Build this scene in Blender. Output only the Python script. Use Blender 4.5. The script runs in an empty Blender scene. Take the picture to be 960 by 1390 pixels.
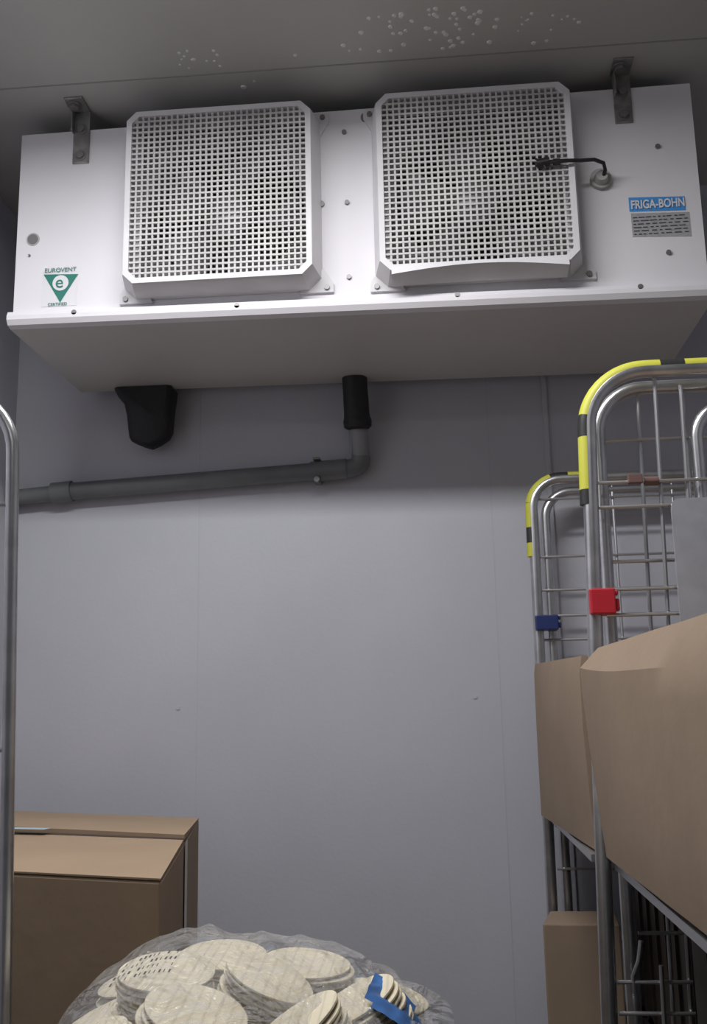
import bpy, math, random
from mathutils import Vector, Matrix, noise
random.seed(7)
sc=bpy.context.scene
sc.view_settings.view_transform='Standard'

# ------------------------------------------------------------------ materials
def mat(name,col,rough=.5,metal=0.,var=0.,vscale=8.,bump=0.,bscale=60.,col2=None,spec=.5,stretch=(1,1,1)):
    m=bpy.data.materials.new(name);m.use_nodes=True
    nt=m.node_tree;b=nt.nodes['Principled BSDF']
    b.inputs['Base Color'].default_value=(*col,1);b.inputs['Roughness'].default_value=rough
    b.inputs['Metallic'].default_value=metal;b.inputs['Specular IOR Level'].default_value=spec
    if var or bump:
        tc=nt.nodes.new('ShaderNodeTexCoord');mp=nt.nodes.new('ShaderNodeMapping')
        mp.inputs['Scale'].default_value=stretch
        nt.links.new(tc.outputs['Object'],mp.inputs['Vector'])
    if var:
        n=nt.nodes.new('ShaderNodeTexNoise');n.inputs['Scale'].default_value=vscale;n.inputs['Detail'].default_value=6
        nt.links.new(mp.outputs['Vector'],n.inputs['Vector'])
        r=nt.nodes.new('ShaderNodeValToRGB')
        c2=col2 or tuple(c*(1-var) for c in col)
        r.color_ramp.elements[0].position=.35;r.color_ramp.elements[1].position=.65
        r.color_ramp.elements[0].color=(*c2,1);r.color_ramp.elements[1].color=(*col,1)
        nt.links.new(n.outputs['Fac'],r.inputs['Fac']);nt.links.new(r.outputs['Color'],b.inputs['Base Color'])
    if bump:
        n=nt.nodes.new('ShaderNodeTexNoise');n.inputs['Scale'].default_value=bscale;n.inputs['Detail'].default_value=4
        nt.links.new(mp.outputs['Vector'],n.inputs['Vector'])
        bp=nt.nodes.new('ShaderNodeBump');bp.inputs['Strength'].default_value=bump;bp.inputs['Distance'].default_value=.01
        nt.links.new(n.outputs['Fac'],bp.inputs['Height']);nt.links.new(bp.outputs['Normal'],b.inputs['Normal'])
    return m
M_wall=mat('wall_laminate',(.53,.535,.585),.5,var=.06,vscale=3,bump=.04,bscale=120)
M_wallf=mat('wall_laminate_low_bounce',(.30,.30,.31),.5,var=.1,vscale=3)  # unseen front wall, darkened to cut the light it bounces back
M_ceil=mat('ceiling_laminate',(.46,.45,.43),.5,var=.08,vscale=4,bump=.04,bscale=90)
M_seam=mat('panel_joint',(.475,.48,.525),.6)
M_floor=mat('floor_resin',(.18,.175,.17),.6,var=.3,vscale=5,bump=.1)
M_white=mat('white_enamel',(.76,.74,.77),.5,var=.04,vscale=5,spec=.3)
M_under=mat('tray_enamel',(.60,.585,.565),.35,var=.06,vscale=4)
M_plast=mat('white_plastic',(.70,.685,.70),.5,var=.08,vscale=12,spec=.35)
M_grid=mat('guard_plastic',(.60,.585,.575),.55,var=.25,vscale=9)
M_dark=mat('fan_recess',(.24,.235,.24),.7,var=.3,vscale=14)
M_blade=mat('fan_blade',(.30,.30,.31),.4,metal=.4)
M_fin=mat('coil_fins',(.22,.22,.23),.5,metal=.3)
M_zinc=mat('zinc_steel',(.36,.36,.35),.4,metal=.6,var=.35,vscale=60)
M_screw=mat('screw_steel',(.22,.21,.21),.45,metal=.5)
M_blackrub=mat('black_rubber',(.018,.017,.019),.6,bump=.4,bscale=40)
M_pipe=mat('grey_pvc',(.19,.20,.21),.45,var=.2,vscale=10)
M_pipe2=mat('grey_pvc_light',(.30,.31,.33),.45,var=.2,vscale=10)
M_chrome=mat('galvanised_tube',(.62,.62,.63),.3,metal=.9,var=.2,vscale=30)
M_wire=mat('galvanised_wire',(.50,.50,.51),.35,metal=.8)
M_plate=mat('sheet_metal',(.48,.49,.53),.38,metal=.35,var=.15,vscale=25,bump=.1,bscale=30)
M_yel=mat('yellow_tape',(.60,.60,.07),.5)
M_blk=mat('black_tape',(.03,.03,.03),.45)
M_red=mat('red_plastic',(.50,.02,.035),.4)
M_blue=mat('navy_plastic',(.02,.035,.14),.4)
M_card=mat('cardboard',(.335,.24,.155),.8,var=.1,vscale=6,bump=.08,bscale=25)
M_card2=mat('cardboard_pinkish',(.32,.235,.165),.8,var=.12,vscale=5,bump=.10,bscale=25)
M_cardin=mat('cardboard_shadow_gap',(.06,.04,.03),.9)
M_tapew=mat('packing_tape',(.50,.42,.34),.3)
M_dcrate=mat('dark_filler_plastic',(.03,.022,.018),.5)  # dark tone stands in for shade low in the cages
M_pita=mat('flatbread',(.76,.68,.50),.7,var=.10,vscale=28,bump=.25,bscale=70)
# baked-in score lines on the breads
nt=M_pita.node_tree;bs=nt.nodes['Principled BSDF']
wv=nt.nodes.new('ShaderNodeTexWave');wv.inputs['Scale'].default_value=34;wv.inputs['Distortion'].default_value=.6;wv.inputs['Detail'].default_value=1
tcw=nt.nodes.new('ShaderNodeTexCoord');nt.links.new(tcw.outputs['Object'],wv.inputs['Vector'])
rw=nt.nodes.new('ShaderNodeMapRange');rw.inputs['From Min'].default_value=.0;rw.inputs['From Max'].default_value=.25;rw.inputs['To Min'].default_value=.84;rw.inputs['To Max'].default_value=1.
nt.links.new(wv.outputs['Fac'],rw.inputs['Value'])
mm=nt.nodes.new('ShaderNodeVectorMath');mm.operation='SCALE'
src=bs.inputs['Base Color'].links[0].from_socket
nt.links.new(src,mm.inputs[0]);nt.links.new(rw.outputs['Result'],mm.inputs['Scale']);nt.links.new(mm.outputs[0],bs.inputs['Base Color'])
M_lblue=mat('blue_label',(.05,.17,.46),.4,var=.4,vscale=30)
M_green=mat('green_print',(.01,.17,.13),.5)
M_paper=mat('sticker_paper',(.70,.70,.72),.4)
M_lbl=mat('label_blue',(.07,.30,.68),.4)
M_lgrey=mat('label_plate',(.42,.42,.44),.4,var=.25,vscale=120,stretch=(1,1,4))
M_ink=mat('ink',(.06,.06,.07),.6)
M_pallet=mat('pallet_wood',(.35,.24,.14),.8,var=.3,vscale=10,stretch=(1,8,8))
M_wheel=mat('wheel_rubber',(.05,.05,.055),.6)
M_drop=mat('water_drop',(.70,.70,.68),.12)
M_cable=mat('black_cable',(.015,.015,.015),.4)
M_glandg=mat('gland_grey',(.42,.41,.40),.5)

# ------------------------------------------------------------------ helpers
def mesh(name,V,F,m,parent=None,smooth=False,bev=0,mats=None,fm=None,sub=0):
    me=bpy.data.meshes.new(name);me.from_pydata([tuple(v) for v in V],[],F);me.update()
    o=bpy.data.objects.new(name,me);sc.collection.objects.link(o)
    for x in (mats or [m]): me.materials.append(x)
    if fm:
        for p,i in zip(me.polygons,fm): p.material_index=i
    if smooth:
        for p in me.polygons:p.use_smooth=True
    if bev:
        b=o.modifiers.new('b','BEVEL');b.width=bev;b.segments=2;b.limit_method='ANGLE'
    if sub:
        s=o.modifiers.new('s','SUBSURF');s.levels=sub;s.render_levels=sub
    if parent:o.parent=parent
    return o
def empty(name,loc=(0,0,0)):
    e=bpy.data.objects.new(name,None);sc.collection.objects.link(e);e.empty_display_size=.05;return e
class B:
    def __init__(s):s.V=[];s.F=[];s.m=[]
    def add(s,V,F,mi=0):
        k=len(s.V);s.V+=[Vector(v) for v in V];s.F+=[[i+k for i in f] for f in F];s.m+=[mi]*len(F)
    def hexa(s,P,mi=0): # P: 4 bottom ccw, 4 top ccw
        s.add(P,[[3,2,1,0],[4,5,6,7],[0,1,5,4],[1,2,6,5],[2,3,7,6],[3,0,4,7]],mi)
    def box(s,x0,x1,y0,y1,z0,z1,mi=0):
        s.hexa([(x0,y0,z0),(x1,y0,z0),(x1,y1,z0),(x0,y1,z0),(x0,y0,z1),(x1,y0,z1),(x1,y1,z1),(x0,y1,z1)],mi)
    def cyl(s,c,ax,r,h,n=20,mi=0,r2=None):
        c=Vector(c);ax=Vector(ax).normalized();a=ax.orthogonal().normalized();b=ax.cross(a);r2=r if r2 is None else r2
        V=[];
        for i in range(n):
            t=2*math.pi*i/n;d=a*math.cos(t)+b*math.sin(t);V.append(c+d*r)
        for i in range(n):
            t=2*math.pi*i/n;d=a*math.cos(t)+b*math.sin(t);V.append(c+ax*h+d*r2)
        F=[[i,(i+1)%n,n+(i+1)%n,n+i] for i in range(n)]+[list(range(n))[::-1],list(range(n,2*n))]
        s.add(V,F,mi)
    def tube(s,path,r,n=12,mi=0,closed_ends=True):
        P=[Vector(p) for p in path];k=len(s.V);V=[];T=[]
        for i in range(len(P)):
            a=P[max(i-1,0)];b=P[min(i+1,len(P)-1)];T.append((b-a).normalized())
        u=T[0].orthogonal().normalized();rr=r if callable(r) else (lambda i:r)
        for i,p in enumerate(P):
            u=(u-T[i]*u.dot(T[i])).normalized();w=T[i].cross(u)
            for j in range(n):
                t=2*math.pi*j/n;V.append(p+(u*math.cos(t)+w*math.sin(t))*rr(i))
        F=[]
        for i in range(len(P)-1):
            for j in range(n):
                F.append([i*n+j,i*n+(j+1)%n,(i+1)*n+(j+1)%n,(i+1)*n+j])
        if closed_ends:F+= [list(range(n))[::-1],[(len(P)-1)*n+j for j in range(n)]]
        s.add(V,F,mi)
    def make(s,name,m,parent=None,smooth=False,bev=0,sub=0):
        mats=m if isinstance(m,list) else [m]
        o=mesh(name,s.V,s.F,None,parent,smooth,bev,mats,s.m,sub)
        if smooth:
            e=o.modifiers.new('e','EDGE_SPLIT');e.split_angle=math.radians(40)
        return o
def arc(c,a,b,r,t0,t1,n=8):
    c=Vector(c);a=Vector(a);b=Vector(b)
    return [c+a*r*math.cos(t0+(t1-t0)*i/n)+b*r*math.sin(t0+(t1-t0)*i/n) for i in range(n+1)]

# ------------------------------------------------------------------ room
XL,XR,YB,YF,ZC=-.813,1.25,.05,-3.3,2.385
def slab(name,x0,x1,y0,y1,z0,z1,m):
    b=B();b.box(x0,x1,y0,y1,z0,z1);return b.make(name,m)
slab('wall_back',XL-.1,XR+.1,YB,YB+.1,0,ZC,M_wall)
slab('wall_left',XL-.1,XL,YF,YB,0,ZC,M_wall)
slab('wall_right',XR,XR+.1,YF,YB,0,ZC,M_wall)
slab('wall_front',XL-.1,XR+.1,YF-.1,YF,0,ZC,M_wallf)
slab('floor',XL-.1,XR+.1,YF-.1,YB+.1,-.1,0,M_floor)
slab('ceiling',XL-.1,XR+.1,YF-.1,YB+.1,ZC,ZC+.1,M_ceil)
def strip(name,x0,x1,y0,y1,z0,z1,m=M_seam):
    b=B();b.box(x0,x1,y0,y1,z0,z1);return b.make(name,m)
strip('trim_1',-.3843,-.3827,YB-.0004,YB,0,ZC)
strip('trim_2',.2565,.2585,YB-.0005,YB,0,ZC)
strip('trim_3',.378,.388,YB-.006,YB,0,ZC,M_wall)
strip('trim_4',XL,XR,-.472,-.469,ZC-.001,ZC,mat('ceiling_joint',(.30,.29,.28),.6))

# ------------------------------------------------------------------ cooler
ck=empty('evaporator_cooler')
D=.3835
FL,FR=-.637,.632
b=B()
def zt(x): return 2.343+(x-FL)/(FR-FL)*.013
def zb(x): return 1.958-(x-FL)/(FR-FL)*.013
fans=[(-.2365,2.169),(.2315,2.169)]
h=.158
xs=[FL,fans[0][0]-h,fans[0][0]+h,fans[1][0]-h,fans[1][0]+h,FR]
zs=[None,2.169-h,2.169+h,None]
def P(i,j,y=-D):
    x=xs[i];z=zb(x) if j==0 else zt(x) if j==3 else zs[j]
    return (x,y,z)
V=[P(i,j) for i in range(6) for j in range(4)]
F=[]
for i in range(5):
    for j in range(3):
        if j==1 and i in(1,3):continue
        F.append([i*4+j,(i+1)*4+j,(i+1)*4+j+1,i*4+j+1])
b.add(V,F)
# casing sides, top, back
b.add([(FL,-D,zb(FL)),(FL,0,zb(FL)),(FL,0,zt(FL)),(FL,-D,zt(FL))],[[0,3,2,1]])
b.add([(FR,-D,zb(FR)),(FR,0,zb(FR)),(FR,0,zt(FR)),(FR,-D,zt(FR))],[[0,1,2,3]])
b.add([(FL,-D,zt(FL)),(FR,-D,zt(FR)),(FR,0,zt(FR)),(FL,0,zt(FL))],[[0,1,2,3]])
b.add([(FL,0,zb(FL)),(FR,0,zb(FR)),(FR,0,zt(FR)),(FL,0,zt(FL))],[[1,0,3,2]])
b.make('casing',M_white,ck)
# drip tray with rolled front lip
b=B()
prof=[(-D-.001,.018),(-D-.010,.016),(-D-.014,.008),(-D-.014,0),(-D-.008,-.009),(-D+.006,-.012),(0,-.012),(.004,.0),(.004,.012)]
V=[];n=len(prof)
for x in (FL-.006,FR+.006):
    for y,z in prof: V.append((x,y,zb(x)+z))
b.add(V,[[j,j+1,n+j+1,n+j] for j in range(n-1)]+[list(range(n))[::-1],list(range(n,2*n))])
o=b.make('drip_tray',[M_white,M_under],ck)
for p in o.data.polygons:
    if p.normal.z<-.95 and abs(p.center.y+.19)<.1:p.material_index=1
# fans
def octo(x0,x1,z0,z1,c,y):
    return [(x0+c,y,z0),(x1-c,y,z0),(x1,y,z0+c),(x1,y,z1-c),(x1-c,y,z1),(x0+c,y,z1),(x0,y,z1-c),(x0,y,z0+c)]
boxes=[(-.411,-.066,1.997,2.339),(.055,.404,1.995,2.341)]
for k,((cx,cz),(x0,x1,z0,z1)) in enumerate(zip(fans,boxes)):
    t=k+1
    b=B()
    # recess
    hh=h
    ya,yb=-D,-.16
    R_=[(cx-hh,ya,cz-hh),(cx+hh,ya,cz-hh),(cx+hh,ya,cz+hh),(cx-hh,ya,cz+hh),(cx-hh,yb,cz-hh),(cx+hh,yb,cz-hh),(cx+hh,yb,cz+hh),(cx-hh,yb,cz+hh)]
    b.add(R_,[[0,1,5,4],[1,2,6,5],[2,3,7,6],[3,0,4,7],[4,5,6,7]])
    # venturi plate: square to circle
    N=48;V=[]
    for i in range(N):
        a=2*math.pi*i/N;c,s=math.cos(a),math.sin(a);q=hh/max(abs(c),abs(s))
        V.append((cx+c*q,-D+.006,cz+s*q))
    for i in range(N):
        a=2*math.pi*i/N;V.append((cx+math.cos(a)*.150,-D+.006,cz+math.sin(a)*.150))
    for i in range(N):
        a=2*math.pi*i/N;V.append((cx+math.cos(a)*.144,-D+.06,cz+math.sin(a)*.144))
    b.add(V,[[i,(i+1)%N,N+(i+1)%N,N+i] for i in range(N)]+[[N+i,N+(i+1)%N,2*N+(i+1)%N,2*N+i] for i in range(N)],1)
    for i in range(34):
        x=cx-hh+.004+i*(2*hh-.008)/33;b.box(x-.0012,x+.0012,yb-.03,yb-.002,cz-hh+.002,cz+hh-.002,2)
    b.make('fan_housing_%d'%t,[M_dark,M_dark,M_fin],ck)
    b=B()
    b.cyl((cx,-.35,cz),(0,1,0),.045,.07,28)
    b.cyl((cx,-.35,cz),(0,-1,0),.045,.012,28,r2=.03)
    for i in range(5):
        a0=2*math.pi*i/5+k*.4
        V=[];m_=5
        for rr in range(m_):
            r=.04+.1*rr/(m_-1)
            for s_ in (-1,0,1):
                a=a0+s_*(.30+.09*rr/(m_-1))+.10*rr/(m_-1)
                V.append((cx+math.cos(a)*r,-.325+s_*.022,cz+math.sin(a)*r))
        Fc=[]
        for rr in range(m_-1):
            for c in range(2):
                Fc.append([rr*3+c,rr*3+c+1,(rr+1)*3+c+1,(rr+1)*3+c])
        b.add(V,Fc)
    b.make('fan_rotor_%d'%t,M_blade,ck,smooth=True)
    # guard frame
    yf=-D-.056
    O0=octo(x0-.012,x1+.012,z0-.010,z1+.004,.022,-D-.0005)
    O1=octo(x0-.002,x1+.002,z0-.002,z1+.001,.019,yf+.006)
    O2=octo(x0,x1,z0,z1,.018,yf)
    O3=octo(x0+.010,x1-.010,z0+.010,z1-.010,.014,yf)
    O4=octo(x0+.011,x1-.011,z0+.011,z1-.011,.014,yf+.012)
    O5=octo(x0+.006,x1-.006,z0+.006,z1-.006,.014,-D-.0005)
    b=B();b.add(O0+O1+O2+O3+O4+O5,[[r*8+i,r*8+(i+1)%8,(r+1)*8+(i+1)%8,(r+1)*8+i] for r in range(5) for i in range(8)])
    b.make('guard_frame_%d'%t,M_plast,ck)
    # grid
    b=B();nx=29;nz=29
    ax0,ax1,az0,az1=x0+.009,x1-.009,z0+.009,z1-.009
    def lim(u,u0,u1,c=.014):
        d=min(u-u0,u1-u); return max(0,c-d)
    for i in range(1,nx+1):
        x=ax0+(ax1-ax0)*i/(nx+1);e=lim(x,ax0,ax1);b.box(x-.0018,x+.0018,yf+.003,yf+.007,az0+e,az1-e)
    for i in range(1,nz+1):
        z=az0+(az1-az0)*i/(nz+1);e=lim(z,az0,az1);b.box(ax0+e,ax1-e,yf+.0025,yf+.0065,z-.0018,z+.0018)
    b.make('guard_grille_%d'%t,M_grid,ck)
    # tabs + screws
    b=B()
    tabs=[(x0-.008,z0-.010),(x1+.020,z0-.008)]
    if k==0:tabs+=[(x1+.016,z1-.004)]
    else:tabs+=[(x0-.014,z1-.006)]
    for (tx,tz) in tabs:
        s_=1 if tx<cx else -1;u=1 if tz<cz else -1
        V=[(tx-.013*s_,-D-.006,tz-.007*u),(tx+.05*s_,-D-.006,tz-.007*u),(tx+.03*s_,-D-.012,tz+.03*u),(tx+.005*s_,-D-.006,tz+.04*u),(tx-.013*s_,-D-.006,tz+.010*u)]
        V2=[(v[0],-D,v[2]) for v in V];nn=5
        b.add(V+V2,[list(range(nn))]+[[i,(i+1)%nn,nn+(i+1)%nn,nn+i] for i in range(nn)])
        b.cyl((tx-.001*s_,-D-.006,tz+.002*u),(0,-1,0),.005,.004,10,mi=1)
    b.make('guard_tabs_%d'%t,[M_plast,M_screw],ck)
# warped lower trim on right guard
b=B();x0,x1,z0,z1=boxes[1];N=20;V=[]
for i in range(N+1):
    u=i/N;x=x0+.02+(x1-x0-.04)*u;dz=.012*math.sin(math.pi*u)
    V+=[(x,-D-.058,z0+.002+dz*.6),(x,-D-.060,z0-.010+dz),(x,-D-.02,z0-.016+dz*.2),(x,-D-.02,z0)]
b.add(V,[[i*4+j,(i+1)*4+j,(i+1)*4+(j+1)%4,i*4+(j+1)%4] for i in range(N) for j in range(4)])
b.make('guard_lower_trim',M_plast,ck,smooth=True)
# brackets
for k,(bx,zz) in enumerate([(-.517,2.274),(.508,2.283)]):
    b=B();w=.016
    b.box(bx-w,bx+w,-D-.004,-D,zz,ZC-.004)
    b.box(bx-w-.004,bx+w,-D-.050,-D,ZC-.004,ZC)
    b.box(bx-w,bx-w+.003,-D-.02,-D-.004,2.335,ZC-.004)
    for z_ in (zz+.015,2.345): b.cyl((bx,-D-.004,z_),(0,-1,0),.008,.007,6,mi=1);b.cyl((bx,-D-.004,z_),(0,-1,0),.011,.002,16,mi=1)
    b.cyl((bx-.006,-D-.030,ZC-.004),(0,0,-1),.010,.009,6,mi=1)
    b.cyl((bx-.006,-D-.030,ZC-.004),(0,0,-1),.014,.003,16,mi=1)
    b.make('mounting_bracket_%d'%(k+1),[M_zinc,M_screw],ck,bev=.0008)
# screws & plugs
b=B()
for x,z,r in [(-.009,2.303,.0045),(-.006,2.159,.0045),(-.005,2.011,.0045),(.564,2.232,.0045),(.567,2.024,.0045),(-.515,1.966,.005),(-.21,1.962,.005),(.19,1.960,.005),(.511,1.957,.005),(-.054,2.159,.006),(-.61,2.09,.002)]:
    b.cyl((x,-D-(.010 if z<1.97 else 0),z),(0,-1,0),r,.004,12)
b.cyl((-.605,-D,2.123),(0,-1,0),.010,.002,20);b.cyl((-.605,-D,2.123),(0,-1,0),.013,.001,20,mi=1)
b.cyl((.033,-D,2.331),(0,-1,0),.010,.003,20)
b.make('panel_screws',[M_screw,M_glandg],ck)
# cable and gland
b=B()
b.cyl((.457,-D,2.172),(0,-1,0),.019,.010,24,mi=1);b.cyl((.457,-D-.010,2.170),(0,-1,0),.013,.014,16,mi=1,r2=.010)
pts=[(.335,-D-.060,2.178),(.36,-D-.066,2.178),(.39,-D-.068,2.177),(.415,-D-.060,2.180),(.44,-D-.05,2.186),(.458,-D-.04,2.184),(.462,-D-.03,2.176),(.460,-D-.022,2.170)]
b.tube(pts,.0035,8)
b.tube([(.338,-D-.062,2.178),(.360,-D-.064,2.180)],.008,10)
b.tube([(.366,-D-.064,2.178),(.378,-D-.064,2.178)],.006,8)
for q in range(5):
    a=q*1.25;b.tube([(.348,-D-.064,2.178),(.348+.016*math.cos(a),-D-.066,2.178+.013*math.sin(a))],.002,6)
b.make('fan_cable',[M_cable,M_glandg],ck,smooth=True)
# stickers
yq=-D-.0006
b=B()
b.add([(-.583,yq,1.985),(-.516,yq,1.985),(-.516,yq,2.056),(-.583,yq,2.056)],[[0,1,2,3]],0)
yq2=yq-.0006
b.add([(-.581,yq2,2.050),(-.547,yq2,1.992),(-.514,yq2,2.047)],[[0,1,2]],1)
N=20
V=[(-.5475+.0155*math.cos(2*math.pi*i/N),yq2-.0004,2.031+.0155*math.sin(2*math.pi*i/N)) for i in range(N)]
b.add(V,[list(range(N))],0)
o=b.make('eco_sticker',[M_paper,M_green],ck)
def text(name,s,x,z,size,m,y=yq2-.0012,sx=1.):
    c=bpy.data.curves.new(name,'FONT');c.body=s;c.size=size;c.materials.append(m)
    c.extrude=.0002
    o=bpy.data.objects.new(name,c);sc.collection.objects.link(o)
    o.rotation_euler=(math.pi/2,0,0);o.location=(x,y,z);o.scale=(sx,1,1);o.parent=ck;return o
text('sticker_letter','e',-.5575,2.0215,.034,M_green)
text('sticker_caption_top','EUROVENT',-.579,2.053,.012,M_green,sx=1.0)
text('sticker_caption_low','CERTIFIED',-.570,1.986,.008,M_green,sx=1)
b=B()
b.add([(.505,yq,2.107),(.604,yq,2.104),(.604,yq,2.131),(.505,yq,2.135)],[[0,1,2,3]],0)
b.add([(.507,yq,2.058),(.610,yq,2.053),(.610,yq,2.100),(.507,yq,2.104)],[[0,1,2,3]],1)
b.make('rating_label',[M_lbl,M_lgrey],ck)
t=text('label_brand','FRIGA-BOHN',.5075,2.1115,.023,M_paper,sx=.70);t.data.offset=.0006
for i in range(6):
    b=B();z=2.095-i*.0065
    x=.510
    while x<.60:
        w=random.uniform(.004,.014);b.box(x,min(x+w,.606),yq2-.0004,yq2,z-.001,z+.0006);x+=w+random.uniform(.002,.006)
    b.make('label_print_%d'%i,M_ink,ck)

# ------------------------------------------------------------------ drain pipe
dp=empty('drain_pipe')
b=B()
yp=YB-.0245
b.tube([(XL+.002,yp,1.716),(-.69,yp,1.7245)],.0175,20)
b.tube([(-.71,yp,1.7235),(-.665,yp,1.7265)],.0235,20)
b.tube([(-.67,yp,1.726),(-.10,yp,1.7505)],.0195,20)
b.tube([(-.13,yp,1.749),(-.052,yp,1.7525)],.0225,20)
b.tube([(-.06,yp,1.7525)]+[(-.043,yp,1.7535),(-.030,yp,1.757),(-.022,yp-.001,1.766),(-.020,yp-.002,1.780)],.0205,20)
b.make('horizontal_run',M_pipe,dp,smooth=True)
b=B();b.tube([(-.020,yp-.002,1.775),(-.021,yp-.012,1.80),(-.024,yp-.028,1.86)],.0185,20)
b.tube([(-.040,yp+.004,1.765),(-.0405,yp-.006,1.81),(-.041,yp-.02,1.86)],.004,8)
b.make('riser',M_pipe2,dp,smooth=True)
b=B();rs=[.024,.030,.031,.0285,.0275,.0275,.027,.027,.0275]
pp=[(-.024,-.002,1.833),(-.024,-.003,1.838),(-.0245,-.006,1.85),(-.025,-.008,1.858),(-.0255,-.010,1.87),(-.026,-.014,1.89),(-.0265,-.018,1.91),(-.027,-.022,1.925),(-.027,-.026,1.944)]
b.tube(pp,lambda i:rs[i],24);b.make('rubber_sleeve',M_blackrub,dp,smooth=True)
b=B();b.box(-.122,-.110,yp-.012,YB-.001,1.724,1.742);b.cyl((-.116,yp-.012,1.728),(0,-1,0),.007,.008,10);b.box(-.124,-.108,yp-.024,YB-.001,1.771,1.776);b.make('pipe_clip',M_zinc,dp,bev=.001)
# black insulation cap hanging behind the casing
out=[(-.562,1.944),(-.553,1.928),(-.537,1.908),(-.531,1.88),(-.527,1.846),(-.521,1.826),(-.498,1.817),(-.482,1.812),(-.466,1.818),(-.447,1.830),(-.437,1.846),(-.435,1.88),(-.432,1.915),(-.430,1.944)]
b=B();n=len(out);cxm=-.49
rings=[(-.032,.85),(-.026,.97),(-.008,1.),(.020,1.),(.034,.95),(.038,.85)]
V=[]
for y,s in rings:
    for x,z in out: V.append((cxm+(x-cxm)*s+random.uniform(-.002,.002),y,1.944+(z-1.944)*s))
F=[[r*n+i,r*n+i+1,(r+1)*n+i+1,(r+1)*n+i] for r in range(len(rings)-1) for i in range(n-1)]
F+=[list(range(n))[::-1],[(len(rings)-1)*n+i for i in range(n)]]
b.add(V,F);b.make('pipe_insulation_sleeve',M_blackrub,None,smooth=True)

# ------------------------------------------------------------------ ceiling droplets
b=B()
def drop(x,y,r):
    N=10
    V=[(x+r*math.cos(2*math.pi*i/N),y+r*math.sin(2*math.pi*i/N),ZC) for i in range(N)]+[(x+.7*r*math.cos(2*math.pi*i/N),y+.7*r*math.sin(2*math.pi*i/N),ZC-.3*r) for i in range(N)]
    b.add(V,[[i,(i+1)%N,N+(i+1)%N,N+i] for i in range(N)]+[list(range(N,2*N))])
for i in range(55):
    x=random.gauss(.17,.07);y=random.uniform(-.60,-.49)
    drop(x,y,random.uniform(.003,.0055))
for i in range(12):drop(random.uniform(.30,.42),random.uniform(-.57,-.52),random.uniform(.002,.0045))
for i in range(14):drop(random.uniform(-.30,-.22),random.uniform(-.54,-.49),random.uniform(.002,.004))
drop(-.193,-.425,.006);drop(-.084,-.506,.004);drop(-.17,-.44,.003)
b.make('condensation_droplets',M_drop,None,smooth=True)
b=B()
for x,z in [(-.425,1.25),(.205,1.26)]: b.cyl((x,YB,z),(0,-1,0),.005,.0015,14)
b.make('wall_rivets',M_wall)

# ------------------------------------------------------------------ roll cages
def upath(xl,xr,y,ztop,rad,zbot,lean=0.):
    P=[(xl-lean*(ztop-zbot),y,zbot),(xl-lean*.5,y,ztop-.5),(xl,y,ztop-rad)]
    P+=arc((xl+rad,y,ztop-rad),(-1,0,0),(0,0,1),rad,0,math.pi/2,10)[1:]
    P+=arc((xr-rad,y,ztop-rad),(0,0,1),(1,0,0),rad,0,math.pi/2,10)
    P+=[(xr,y,zbot)]
    return [Vector(p) for p in P]
def subpath(P,s0,s1,step=.006):
    L=[0]
    for i in range(1,len(P)):L.append(L[-1]+(P[i]-P[i-1]).length)
    def at(s):
        for i in range(1,len(P)):
            if s<=L[i]: return P[i-1].lerp(P[i],(s-L[i-1])/(L[i]-L[i-1]))
        return P[-1]
    n=max(2,int((s1-s0)/step));return [at(s0+(s1-s0)*i/n) for i in range(n+1)]
def castor(b,x,y):
    b.cyl((x-.015,y,.055),(1,0,0),.055,.03,24,mi=1)
    b.box(x-.022,x-.017,y-.02,y+.02,.05,.135);b.box(x+.017,x+.022,y-.02,y+.02,.05,.135);b.box(x-.03,x+.03,y-.03,y+.03,.130,.14)
def base(par,x0,x1,y0,y1):
    b=B()
    for yy in (y0,y1):b.box(x0,x1,yy-.012,yy+.012,.14,.17)
    for xx in (x0,x1):b.box(xx-.012,xx+.012,y0,y1,.14,.17)
    k=int((x1-x0)/.06)
    for i in range(1,k):
        x=x0+(x1-x0)*i/k;b.box(x-.004,x+.004,y0,y1,.162,.17)
    for xx in (x0+.06,x1-.06):
        for yy in (y0+.06,y1-.06):castor(b,xx,yy)
    b.make('wheeled_base',[M_wire,M_wheel],par)

# cage by the cooler, right, near
c1=empty('roll_cage')
U=upath(.363,1.06,-.66,1.713,.085,.15,.028)
b=B();b.tube(U,.0108,14);b.make('far_side_tube',M_chrome,c1,smooth=True)
Lp=(1.713-.085-.15)
UT=upath(.3590,1.06,-.6585,1.7170,.0890,.15,.028)
b=B()
s_bot=Lp-.112
segs=[(.0,.022,1),(.022,.100,0),(.100,.132,1),(.132,.275,0),(.275,.310,1),(.310,.47,0),(.47,.51,1),(.51,.62,0)]
for a,e,mi in segs: b.tube(subpath(UT,s_bot+a,s_bot+e),.0116,14,mi=mi)
b.make('hazard_tape',[M_yel,M_blk],c1,smooth=True)
b=B()
def hw(x0,x1,y,z,r=.0026):b.tube([(x0,y,z),(x1,y,z)],r,8)
def vw(x,y,z0,z1,r=.003,dx=0):b.tube([(x+dx,y,z0),(x,y,z1)],r,8)
for z in (1.547,1.511,1.393,1.357): hw(.37,1.05,-.66,z)
for z in (.878,.84,.70,.55,.40,.25): hw(.35,1.05,-.66,z)
for x in (.4635,.60,.74,.88): vw(x,-.654,.17,1.705,dx=-.035)
vw(.500,-.654,.17,1.69,.003,-.03)
b.tube([(.395,-.666,.17),(.408,-.666,.90)],.003,8)
b.tube([(.372,-.66,.875),(.372,-.66,.885),(.380,-.664,.905),(.385,-.664,.93)],.003,8)
b.make('far_side_wires',M_wire,c1,smooth=True)
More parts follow.
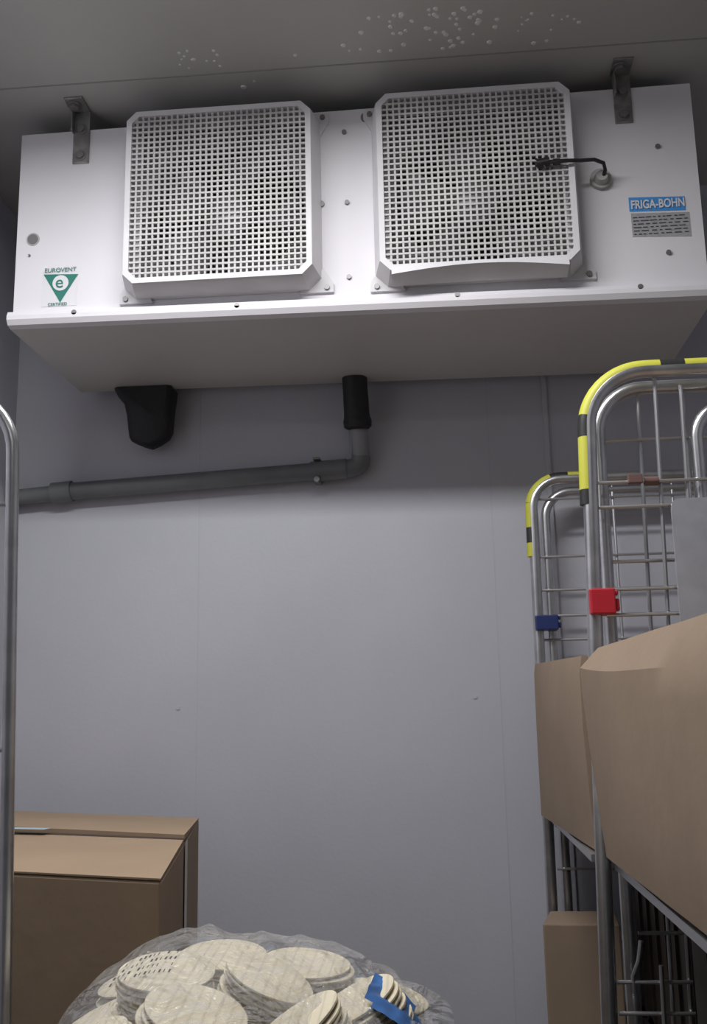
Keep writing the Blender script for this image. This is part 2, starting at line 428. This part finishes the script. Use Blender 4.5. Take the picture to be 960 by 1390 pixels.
# bolts/lugs on the wires
b=B();b.box(.412,.432,-.672,-.660,1.543,1.556);b.cyl((.436,-.66,1.547),(1,0,0),.007,.02,10);b.make('latch',mat('latch_rust',(.16,.09,.08),.6),c1,bev=.001)
# folded sheet
b=B()
xp=.468
out=[(xp,1.33)]+[(xp,1.50)]+[(xp+.012-.012*math.cos(t),1.506+.012*math.sin(t)) for t in (.4,.8,1.2,1.57)]+[(.98,1.520),(.98,1.33)]
n=len(out);b.add([(x,-.672,z) for x,z in out]+[(x,-.668,z) for x,z in out],[list(range(n)),list(range(n,2*n))[::-1]]+[[i,(i+1)%n,n+(i+1)%n,n+i] for i in range(n)])
b.make('metal_sheet',M_plate,c1)
# second tube behind
U3=upath(.518,1.03,-.645,1.660,.05,1.34,.0);b=B();b.tube(U3,.0095,12);b.make('inner_gate_tube',M_chrome,c1,smooth=True)
# near side panel (towards the viewer, out of the photograph)
U2=upath(.37,1.06,-1.42,1.713,.085,.15,.0)
b=B();b.tube(U2,.0108,14)
for z in (1.547,1.511,1.393,.878,.70,.55,.40,.25):hw(.37,1.05,-1.42,z)
for x in (.4635,.60,.74,.88):vw(x,-1.42,.17,1.705)
b.make('near_side',M_chrome,c1,smooth=True)
base(c1,.36,1.06,-1.42,-.66)
# shelf
b=B();zS=1.030
b.box(.356,.366,-1.42,-.675,zS-.010,zS);b.box(1.03,1.04,-1.42,-.675,zS-.010,zS)
for i in range(14):
    y=-.69-i*.055;b.box(.36,1.035,y-.003,y+.003,zS-.008,zS-.002)
for i in range(5):
    x=.46+i*.12;b.box(x-.003,x+.003,-1.42,-.675,zS-.012,zS-.007)
b.make('shelf',M_wire,c1)
def clamp(name,x0,x1,y,z0,z1,m,par):
    b=B();b.box(x0,x1,y-.020,y+.016,z0,z1)
    b.box(x1,x1+.006,y-.014,y-.006,z0+.004,z1-.014);b.box(x1,x1+.005,y-.014,y-.004,z1-.010,z1-.002)
    b.make(name,m,par,bev=.003)
clamp('red_clamp',.346,.381,-.662,1.357,1.393,M_red,c1)

# cage against the wall
c2=empty('roll_cage')
b=B();Uo=upath(.336,1.06,-.045,1.696,.06,.15,.006);b.tube(Uo,.0105,14)
Ui=upath(.362,1.035,-.03,1.672,.055,.15,.0);b.tube(Ui,.0095,14)
b.make('far_side_tubes',M_chrome,c2,smooth=True)
b=B();Lq=(1.696-.06-.15);s0=Lq-.10
UT2=upath(.3315,1.06,-.043,1.6995,.0635,.15,.006)
for a,e,mi in [(.0,.028,0),(.028,.06,1),(.06,.11,0),(.11,.18,0),(.18,.215,1),(.215,.25,0)]: b.tube(subpath(UT2,s0+a,s0+e),.0110,14,mi=mi)
b.make('hazard_tape',[M_yel,M_blk],c2,smooth=True)
b=B()
for z in (1.655,1.535,1.467,1.415,1.367,1.25,1.13,1.01,.93,.80,.65,.5,.35,.22):hw(.345,1.05,-.04,z)
for x in (.50,.62,.76,.90):vw(x,-.035,.17,1.69)
b.make('far_side_wires',M_wire,c2,smooth=True)
b=B();Un=upath(.383,1.045,-.618,1.700,.070,.15,.006);b.tube(Un,.0100,14)
b.make('near_side_tube',M_chrome,c2,smooth=True)
b=B()
for z in (1.62,1.438,1.30,.93,.80,.65,.5,.35,.22):hw(.39,1.04,-.618,z)
vw(.446,-.614,.17,1.70,.003,-.03);
for x in (.62,.76,.90):vw(x,-.614,.17,1.695)
vw(.512,-.614,.17,1.69,.003,-.02)
b.make('near_side_wires',M_wire,c2,smooth=True)
clamp('blue_clamp',.327,.372,-.05,1.385,1.415,M_blue,c2)
base(c2,.33,1.06,-.615,-.045)
b=B();zS2=1.030
for xx in (.336,1.04):b.box(xx,xx+.01,-.60,-.06,zS2-.01,zS2)
for i in range(10):
    y=-.075-i*.055;b.box(.34,1.04,y-.003,y+.003,zS2-.008,zS2-.002)
b.make('shelf',M_wire,c2)

# left cage near the viewer
c3=empty('roll_cage')
def upl(y):
    P=[(-.286,y,.15),(-.287,y,.95),(-.305,y,1.48)]
    P+=arc((-.306-.07,y,1.505),(1,0,0),(0,0,1),.07,0,math.pi/2,10)
    P+=arc((-.72,y,1.505),(0,0,1),(-1,0,0),.07,0,math.pi/2,10)
    P+=[(-.79,y,.15)];return [Vector(p) for p in P]
b=B();b.tube(upl(-1.10),.0068,14);b.tube(upl(-1.80),.0068,14)
for yy in (-1.10,-1.80):
    for z in (1.45,1.2,.95,.7,.45,.25):hw(-.785,-.30,yy,z)
    for x in (-.42,-.54,-.66):vw(x,yy,.17,1.57)
b.make('side_frames',M_chrome,c3,smooth=True)
base(c3,-.785,-.285,-1.80,-1.10)

# ------------------------------------------------------------------ boxes
def carton(name,bot,top,m,seam=True):
    """bot/top: 4 corners each, ccw from front-left: FL FR BR BL"""
    P=[Vector(p) for p in bot]+[Vector(p) for p in top]
    root=empty(name)
    b=B();b.hexa(P);o=b.make('body',m,root,bev=.003)
    fl,fr,br,bl=P[4:]
    if seam:
        up=Vector((0,0,1))
        b=B()
        g=.004
        a0=fl+up*.001;a1=fr+up*.001;a2=fr.lerp(br,.5-g)+up*.004;a3=fl.lerp(bl,.5-g)+up*.004
        b.hexa([a0,a1,a2-up*.003,a3-up*.003,a0+up*.002,a1+up*.002,a2+up*.002,a3+up*.002])
        a0=fl.lerp(bl,.5+g)+up*.003;a1=fr.lerp(br,.5+g)+up*.003
        b.hexa([a0,a1,br,bl,a0+up*.012,a1+up*.008,br+up*.002,bl+up*.002])
        b.make('flaps',m,root)
        b=B();d=up*.0065
        b.add([fl.lerp(bl,.470)+d*1,fr.lerp(br,.480)+d*1,fr.lerp(br,.505)+d,fl.lerp(bl,.505)+d],[[0,1,2,3]]);b.make('flap_gap',M_cardin,root)
    return root
zT=1.055
tl=[(-.72,-.80),(-.173,-.975),(-.292,-.307),(-.78,-.09)]
r1=carton('cardboard_box',[(x,y,.66) for x,y in tl],[(x,y,zT) for x,y in tl],M_card)
# tape down right side
b=B()
def lr(t,z,off=.002):
    a=Vector((-.173,-.975,z));c=Vector((-.292,-.307,z));p=a.lerp(c,t);return (p.x+off,p.y+.0004,z)
b.add([lr(.49,zT+.001),lr(.56,zT+.001),lr(.56,.93),lr(.49,.93)],[[0,1,2,3]])
b.make('tape',M_tapew,r1)
b=B();b.add([(-.60,-.545,zT+.0145),(-.46,-.585,zT+.0145),(-.455,-.565,zT+.0145),(-.60,-.525,zT+.0145)],[[0,1,2,3]])
b.make('top_tape',mat('blue_white_tape',(.38,.50,.60),.4),r1)
carton('cardboard_box',[(x,y,.27) for x,y in tl],[(x,y,.658) for x,y in tl],M_card,seam=False)
pl=empty('wooden_pallet')
b=B()
for x in (-.76,-.48,-.22):b.box(x-.04,x+.04,-.95,-.12,.0,.10)
for i in range(7):
    y=-.94+i*.13;b.box(-.795,-.18,y,y+.10,.10,.125)
b.make('boards',M_pallet,pl,bev=.002)
carton('cardboard_box',[(x,y,.126) for x,y in tl],[(x,y,.268) for x,y in tl],M_card,seam=False)

# box in near cage: bulging side with folded flap
def sidebox(name,yf,yn,prof_far,prof_near,xr,m,bulge=.006,N=14):
    K=len(prof_far);V=[];b=B()
    for i in range(N+1):
        u=i/N
        for k in range(K):
            xf,zf=prof_far[k];xn,zn=prof_near[k]
            x=xf+(xn-xf)*u;z=zf+(zn-zf)*u;y=yf+(yn-yf)*u
            if 0<k<K-1: x-=bulge*math.sin(math.pi*u)*.6
            z+=.0008*noise.noise(Vector((u*5,k*2.,xr)))
            if k==K-2 and K==6: z-=.003*math.sin(u*6)
            V.append((x,y,z))
        V.append((xr,y,prof_far[-1][1]+(prof_near[-1][1]-prof_far[-1][1])*u));V.append((xr,y,prof_far[0][1]))
    T=K+2
    F=[[i*T+k,(i+1)*T+k,(i+1)*T+(k+1)%T,i*T+(k+1)%T] for i in range(N) for k in range(T)]
    F+=[list(range(T))[::-1],[N*T+k for k in range(T)]]
    b.add(V,F);o=b.make(name,m,None,smooth=True);o.modifiers['e'].split_angle=math.radians(22);return o
sidebox('cardboard_box',-.682,-1.33,[(.345,1.037),(.340,1.09),(.332,1.18),(.327,1.25),(.326,1.284),(.352,1.311)],[(.358,1.037),(.352,1.09),(.350,1.17),(.350,1.23),(.352,1.252),(.366,1.305)],.90,M_card2)
sidebox('cardboard_box',-.085,-.600,[(.316,1.034),(.316,1.10),(.316,1.2),(.317,1.30),(.32,1.318)],[(.345,1.034),(.340,1.10),(.336,1.2),(.336,1.28),(.34,1.305)],.92,M_card2)
tb=[(.298,-.20),(.43,-.21),(.44,-.085),(.322,-.085)]
carton('cardboard_box',[(x,y,.52) for x,y in tb],[(x,y,.862) for x,y in tb],M_card2,seam=False)
carton('cardboard_box',[(x,y,.172) for x,y in tb],[(x,y,.518) for x,y in tb],M_card2,seam=False)
# dark crates added to stand in for shade in lower part of both cages
def crates(x0,x1,y0,y1):
    cr=empty('dark_filler_crate')
    b=B()
    for z0 in (.172,.44,.708):
        z1=z0+.262
        b.box(x0,x0+.006,y0,y1,z0,z1);b.box(x1-.006,x1,y0,y1,z0,z1);b.box(x0,x1,y0,y0+.006,z0,z1);b.box(x0,x1,y1-.006,y1,z0,z1);b.box(x0,x1,y0,y1,z0,z0+.006)
        b.box(x0-.008,x1+.008,y0-.008,y0+.006,z1-.02,z1);b.box(x0-.008,x1+.008,y1-.006,y1+.008,z1-.02,z1);b.box(x0-.008,x0+.006,y0,y1,z1-.02,z1);b.box(x1-.006,x1+.008,y0,y1,z1-.02,z1)
        k=int((y1-y0-.03)/.07)
        for i in range(k):
            y=y0+.03+i*.07;b.box(x0-.005,x0,y-.003,y+.003,z0,z1-.02)
        k=int((x1-x0-.03)/.07)
        for i in range(k):
            x=x0+.03+i*.07;b.box(x-.003,x+.003,y0-.005,y0,z0,z1-.02)
    b.make('crates',M_dcrate,cr)
crates(.44,1.0,-1.32,-.70)
crates(.47,1.0,-.58,-.09)

# ------------------------------------------------------------------ bag of flatbreads on its box
carton('cardboard_box',[(-.25,-1.40,0.002),(.125,-1.40,.002),(.125,-1.05,.002),(-.25,-1.05,.002)],[(-.25,-1.40,.890),(.125,-1.40,.890),(.125,-1.05,.890),(-.25,-1.05,.890)],M_card,seam=False)
bag=empty('bag_of_flatbreads')
def top(x,y):
    # bag outline height
    u=(x+.043)/.165;v=(y+1.205)/.160
    d=max(0,1-abs(u)**3.2-abs(v)**4)
    return max(.90,.90+.122*d**.38-.008*max(0,(x-.0)/.13)+.010*math.exp(-((x+.10)/.05)**2)*d-.14*max(0,-1.15-y)*d**.3)
b=B()
def stack(c,nrm,n,r,th=.0065):
    nrm=Vector(nrm).normalized();c=Vector(c)
    for i in range(n):
        jit=Vector((random.uniform(-.0025,.0025),random.uniform(-.0025,.0025),0))
        a=nrm.orthogonal().normalized();bb=nrm.cross(a);N=36
        p=c-nrm*th*i+jit;V=[];ph=random.uniform(0,6)
        for (rr,hh) in ((.955,0.),(1.,.2),(1.,.5),(.955,.72),(.5,.70)):
            for j in range(N):
                t=2*math.pi*j/N;w=.10*th*math.sin(2*t+ph)*rr
                q=p+(a*math.cos(t)+bb*math.sin(t))*r*rr+nrm*(th*hh+w)
                q.z=max(.9005,q.z)
                V.append(q)
        F=[[k*N+j,k*N+(j+1)%N,(k+1)*N+(j+1)%N,(k+1)*N+j] for k in range(4) for j in range(N)]+[[4*N+j for j in range(N)],list(range(N))[::-1]]
        b.add(V,F)
random.seed(5)
# x, y, depth below film, nx, ny, n, r
for x,y,dz,nx,ny,n_,r_ in [
 (-.150,-1.120,.018,-.20,-.08,14,.040),(-.075,-1.105,.013,.05,-.10,14,.041),(.005,-1.110,.013,.10,-.08,14,.041),(.075,-1.120,.018,.25,-.05,13,.038),
 (-.165,-1.200,.020,-.45,-.10,13,.038),(-.105,-1.195,.009,.06,-.16,15,.041),(-.018,-1.180,.012,.45,-.12,14,.040),(.055,-1.200,.012,-.48,-.12,14,.040),(.094,-1.170,.034,.6,.0,10,.034),
 (-.150,-1.275,.016,-.42,-.18,13,.040),(-.065,-1.265,.010,.30,-.20,14,.041),(.015,-1.268,.010,-.60,-.16,14,.040),(.078,-1.262,.026,.70,-.15,12,.037),
 (-.175,-1.335,.022,-.45,-.25,12,.039),(-.100,-1.335,.013,.38,-.25,13,.040),(-.020,-1.340,.013,-.42,-.22,13,.040),(.060,-1.330,.020,.50,-.22,12,.039)]:
    stack((x,y,max(.925,top(x,y)-dz)),(nx,ny,1),n_,r_,.0048)
for i in range(4):
    for j in range(4):
        stack((-.145+i*.068,-1.30+j*.065,.938),(0,0,1),5,.035,.0075)
b.make('flatbreads',M_pita,bag,smooth=True)
# plastic film
mp=bpy.data.materials.new('clear_film');mp.use_nodes=True;nt=mp.node_tree;nt.nodes.clear()
out_=nt.nodes.new('ShaderNodeOutputMaterial');mx=nt.nodes.new('ShaderNodeMixShader');tr=nt.nodes.new('ShaderNodeBsdfTransparent');gl=nt.nodes.new('ShaderNodeBsdfPrincipled')
tr.inputs['Color'].default_value=(.98,.98,.98,1);gl.inputs['Base Color'].default_value=(.58,.58,.59,1);gl.inputs['Roughness'].default_value=.13;gl.inputs['Specular IOR Level'].default_value=1.
lw=nt.nodes.new('ShaderNodeLayerWeight');lw.inputs['Blend'].default_value=.25
tcn=nt.nodes.new('ShaderNodeTexCoord');nn_=nt.nodes.new('ShaderNodeTexNoise');nn_.inputs['Scale'].default_value=18;nn_.inputs['Detail'].default_value=3;nn_.inputs['Distortion'].default_value=3.
bm_=nt.nodes.new('ShaderNodeBump');bm_.inputs['Strength'].default_value=1.;bm_.inputs['Distance'].default_value=.022
mr_=nt.nodes.new('ShaderNodeMapRange');mr_.inputs['To Min'].default_value=.10;mr_.inputs['To Max'].default_value=.55
L=nt.links.new
L(tcn.outputs['Object'],nn_.inputs['Vector']);L(nn_.outputs['Fac'],bm_.inputs['Height']);L(bm_.outputs['Normal'],gl.inputs['Normal']);L(bm_.outputs['Normal'],lw.inputs['Normal'])
L(lw.outputs['Facing'],mr_.inputs['Value']);L(mr_.outputs['Result'],mx.inputs['Fac']);L(tr.outputs[0],mx.inputs[1]);L(gl.outputs[0],mx.inputs[2]);L(mx.outputs[0],out_.inputs['Surface'])
b=B();NX,NY=110,96;V=[]
for j in range(NY+1):
    for i in range(NX+1):
        x=-.228+.355*i/NX;y=-1.380+.335*j/NY
        p=Vector((x*14,y*14,0));nz=noise.noise(p)*.004+(1-abs(noise.noise(Vector((x*30+y*12,y*14,1.))))*2.2)*.005
        t_=top(x,y)
        z=max(.8995,t_+.007+nz*(1 if t_>.91 else .3))
        V.append((x,y,z))
b.add(V,[[j*(NX+1)+i,j*(NX+1)+i+1,(j+1)*(NX+1)+i+1,(j+1)*(NX+1)+i] for j in range(NY) for i in range(NX)])
b.make('plastic_film',mp,bag,smooth=True)
# gathered loose end of the bag on the right, crumpled film ruffle
b=B();V=[];NA,NR=40,10
for r_ in range(NR+1):
    for a_ in range(NA+1):
        u=a_/NA;v=r_/NR
        y=-1.26+.14*u
        x=.080+.052*v+.006*math.sin(u*17+v)
        z=top(.085,y)-.002-.028*v*v+.012*math.sin(u*21+v*2)*v+.006*math.sin(u*9)
        V.append((x,y,max(z,.9)))
b.add(V,[[r_*(NA+1)+a_,r_*(NA+1)+a_+1,(r_+1)*(NA+1)+a_+1,(r_+1)*(NA+1)+a_] for r_ in range(NR) for a_ in range(NA)])
b.make('bag_neck',mp,bag,smooth=True)
# blue printed label on the film, following its surface
b=B();N=18;V=[]
for j in range(N+1):
    for i in range(N+1):
        u,v=i/N,j/N
        x=.066+.040*u+.006*v;y=-1.255+.070*v+.012*u
        z=top(x,y)+.016+.0025*noise.noise(Vector((u*5,v*5,1)))
        V.append((x,y,z))
b.add(V,[[j*(N+1)+i,j*(N+1)+i+1,(j+1)*(N+1)+i+1,(j+1)*(N+1)+i] for j in range(N) for i in range(N) if not (i>14 and j>13) and not (i<3 and j<3)])
b.make('blue_label',M_lblue,bag,smooth=True)
# small block of black print on the film
b=B()
def pz(x,y): return top(x,y)+.0135
for k in range(4):
    for i in range(13):
        if random.random()<.3:continue
        x=-.140+i*.0040+k*.001;y=-1.215-k*.013
        y2=y+.006;wx=random.choice((.0008,.0016))
        b.add([(x,y,pz(x,y)),(x+wx,y,pz(x,y)),(x+wx,y2,pz(x,y2)),(x,y2,pz(x,y2))],[[0,1,2,3]])
b.make('printed_text',M_ink,bag)

# ------------------------------------------------------------------ lamps
def lamp(x0,x1,yc,power,emis,tilt):
    lp=empty('ceiling_or_fill_lamp')
    me=bpy.data.materials.new('diffuser');me.use_nodes=True
    me.node_tree.nodes['Principled BSDF'].inputs['Emission Color'].default_value=(.97,.98,1,1)
    me.node_tree.nodes['Principled BSDF'].inputs['Emission Strength'].default_value=emis
    b=B();b.box(x0-.01,x1+.01,yc-.06,yc+.06,ZC-.02,ZC);b.make('lamp_body',M_plast,lp,bev=.004)
    b=B();b.tube([(x0,yc,ZC-.035),(x1,yc,ZC-.035)],.025,16);b.make('lamp_tube',me,lp,smooth=True)
    li=bpy.data.lights.new('lamp_light','AREA');li.shape='RECTANGLE';li.size=x1-x0;li.size_y=.15;li.energy=power;li.color=(.99,.985,1)
    o=bpy.data.objects.new('lamp_light',li);sc.collection.objects.link(o);o.location=((x0+x1)/2,yc,ZC-.063);o.rotation_euler=(-math.radians(tilt),0,0);o.parent=lp
lamp(-.62,.22,-1.04,17.0,2.6,0)
lamp(-.4,.6,-2.6,1.5,.8,-20)  # added fill light behind the camera, not a known fixture

w=bpy.data.worlds.new('World');sc.world=w;w.use_nodes=True
w.node_tree.nodes['Background'].inputs[0].default_value=(.5,.52,.56,1);w.node_tree.nodes['Background'].inputs[1].default_value=.2

# ------------------------------------------------------------------ camera
cam=bpy.data.cameras.new('camera');co=bpy.data.objects.new('camera',cam);sc.collection.objects.link(co)
p,y,r=.1990,.0830,-.0198
fwd=Vector((-math.sin(y)*math.cos(p),math.cos(y)*math.cos(p),math.sin(p)))
r0=Vector((math.cos(y),math.sin(y),0));u0=r0.cross(fwd)
R=r0*math.cos(r)+u0*math.sin(r);Uv=-r0*math.sin(r)+u0*math.cos(r)
Mx=Matrix((R,Uv,-fwd)).transposed().to_4x4();Mx.translation=Vector((.1371,-2.0968,1.2268))
co.matrix_world=Mx
cam.sensor_fit='VERTICAL';cam.sensor_height=36;cam.lens=1367.68/1390*36;cam.clip_start=.01
sc.camera=co
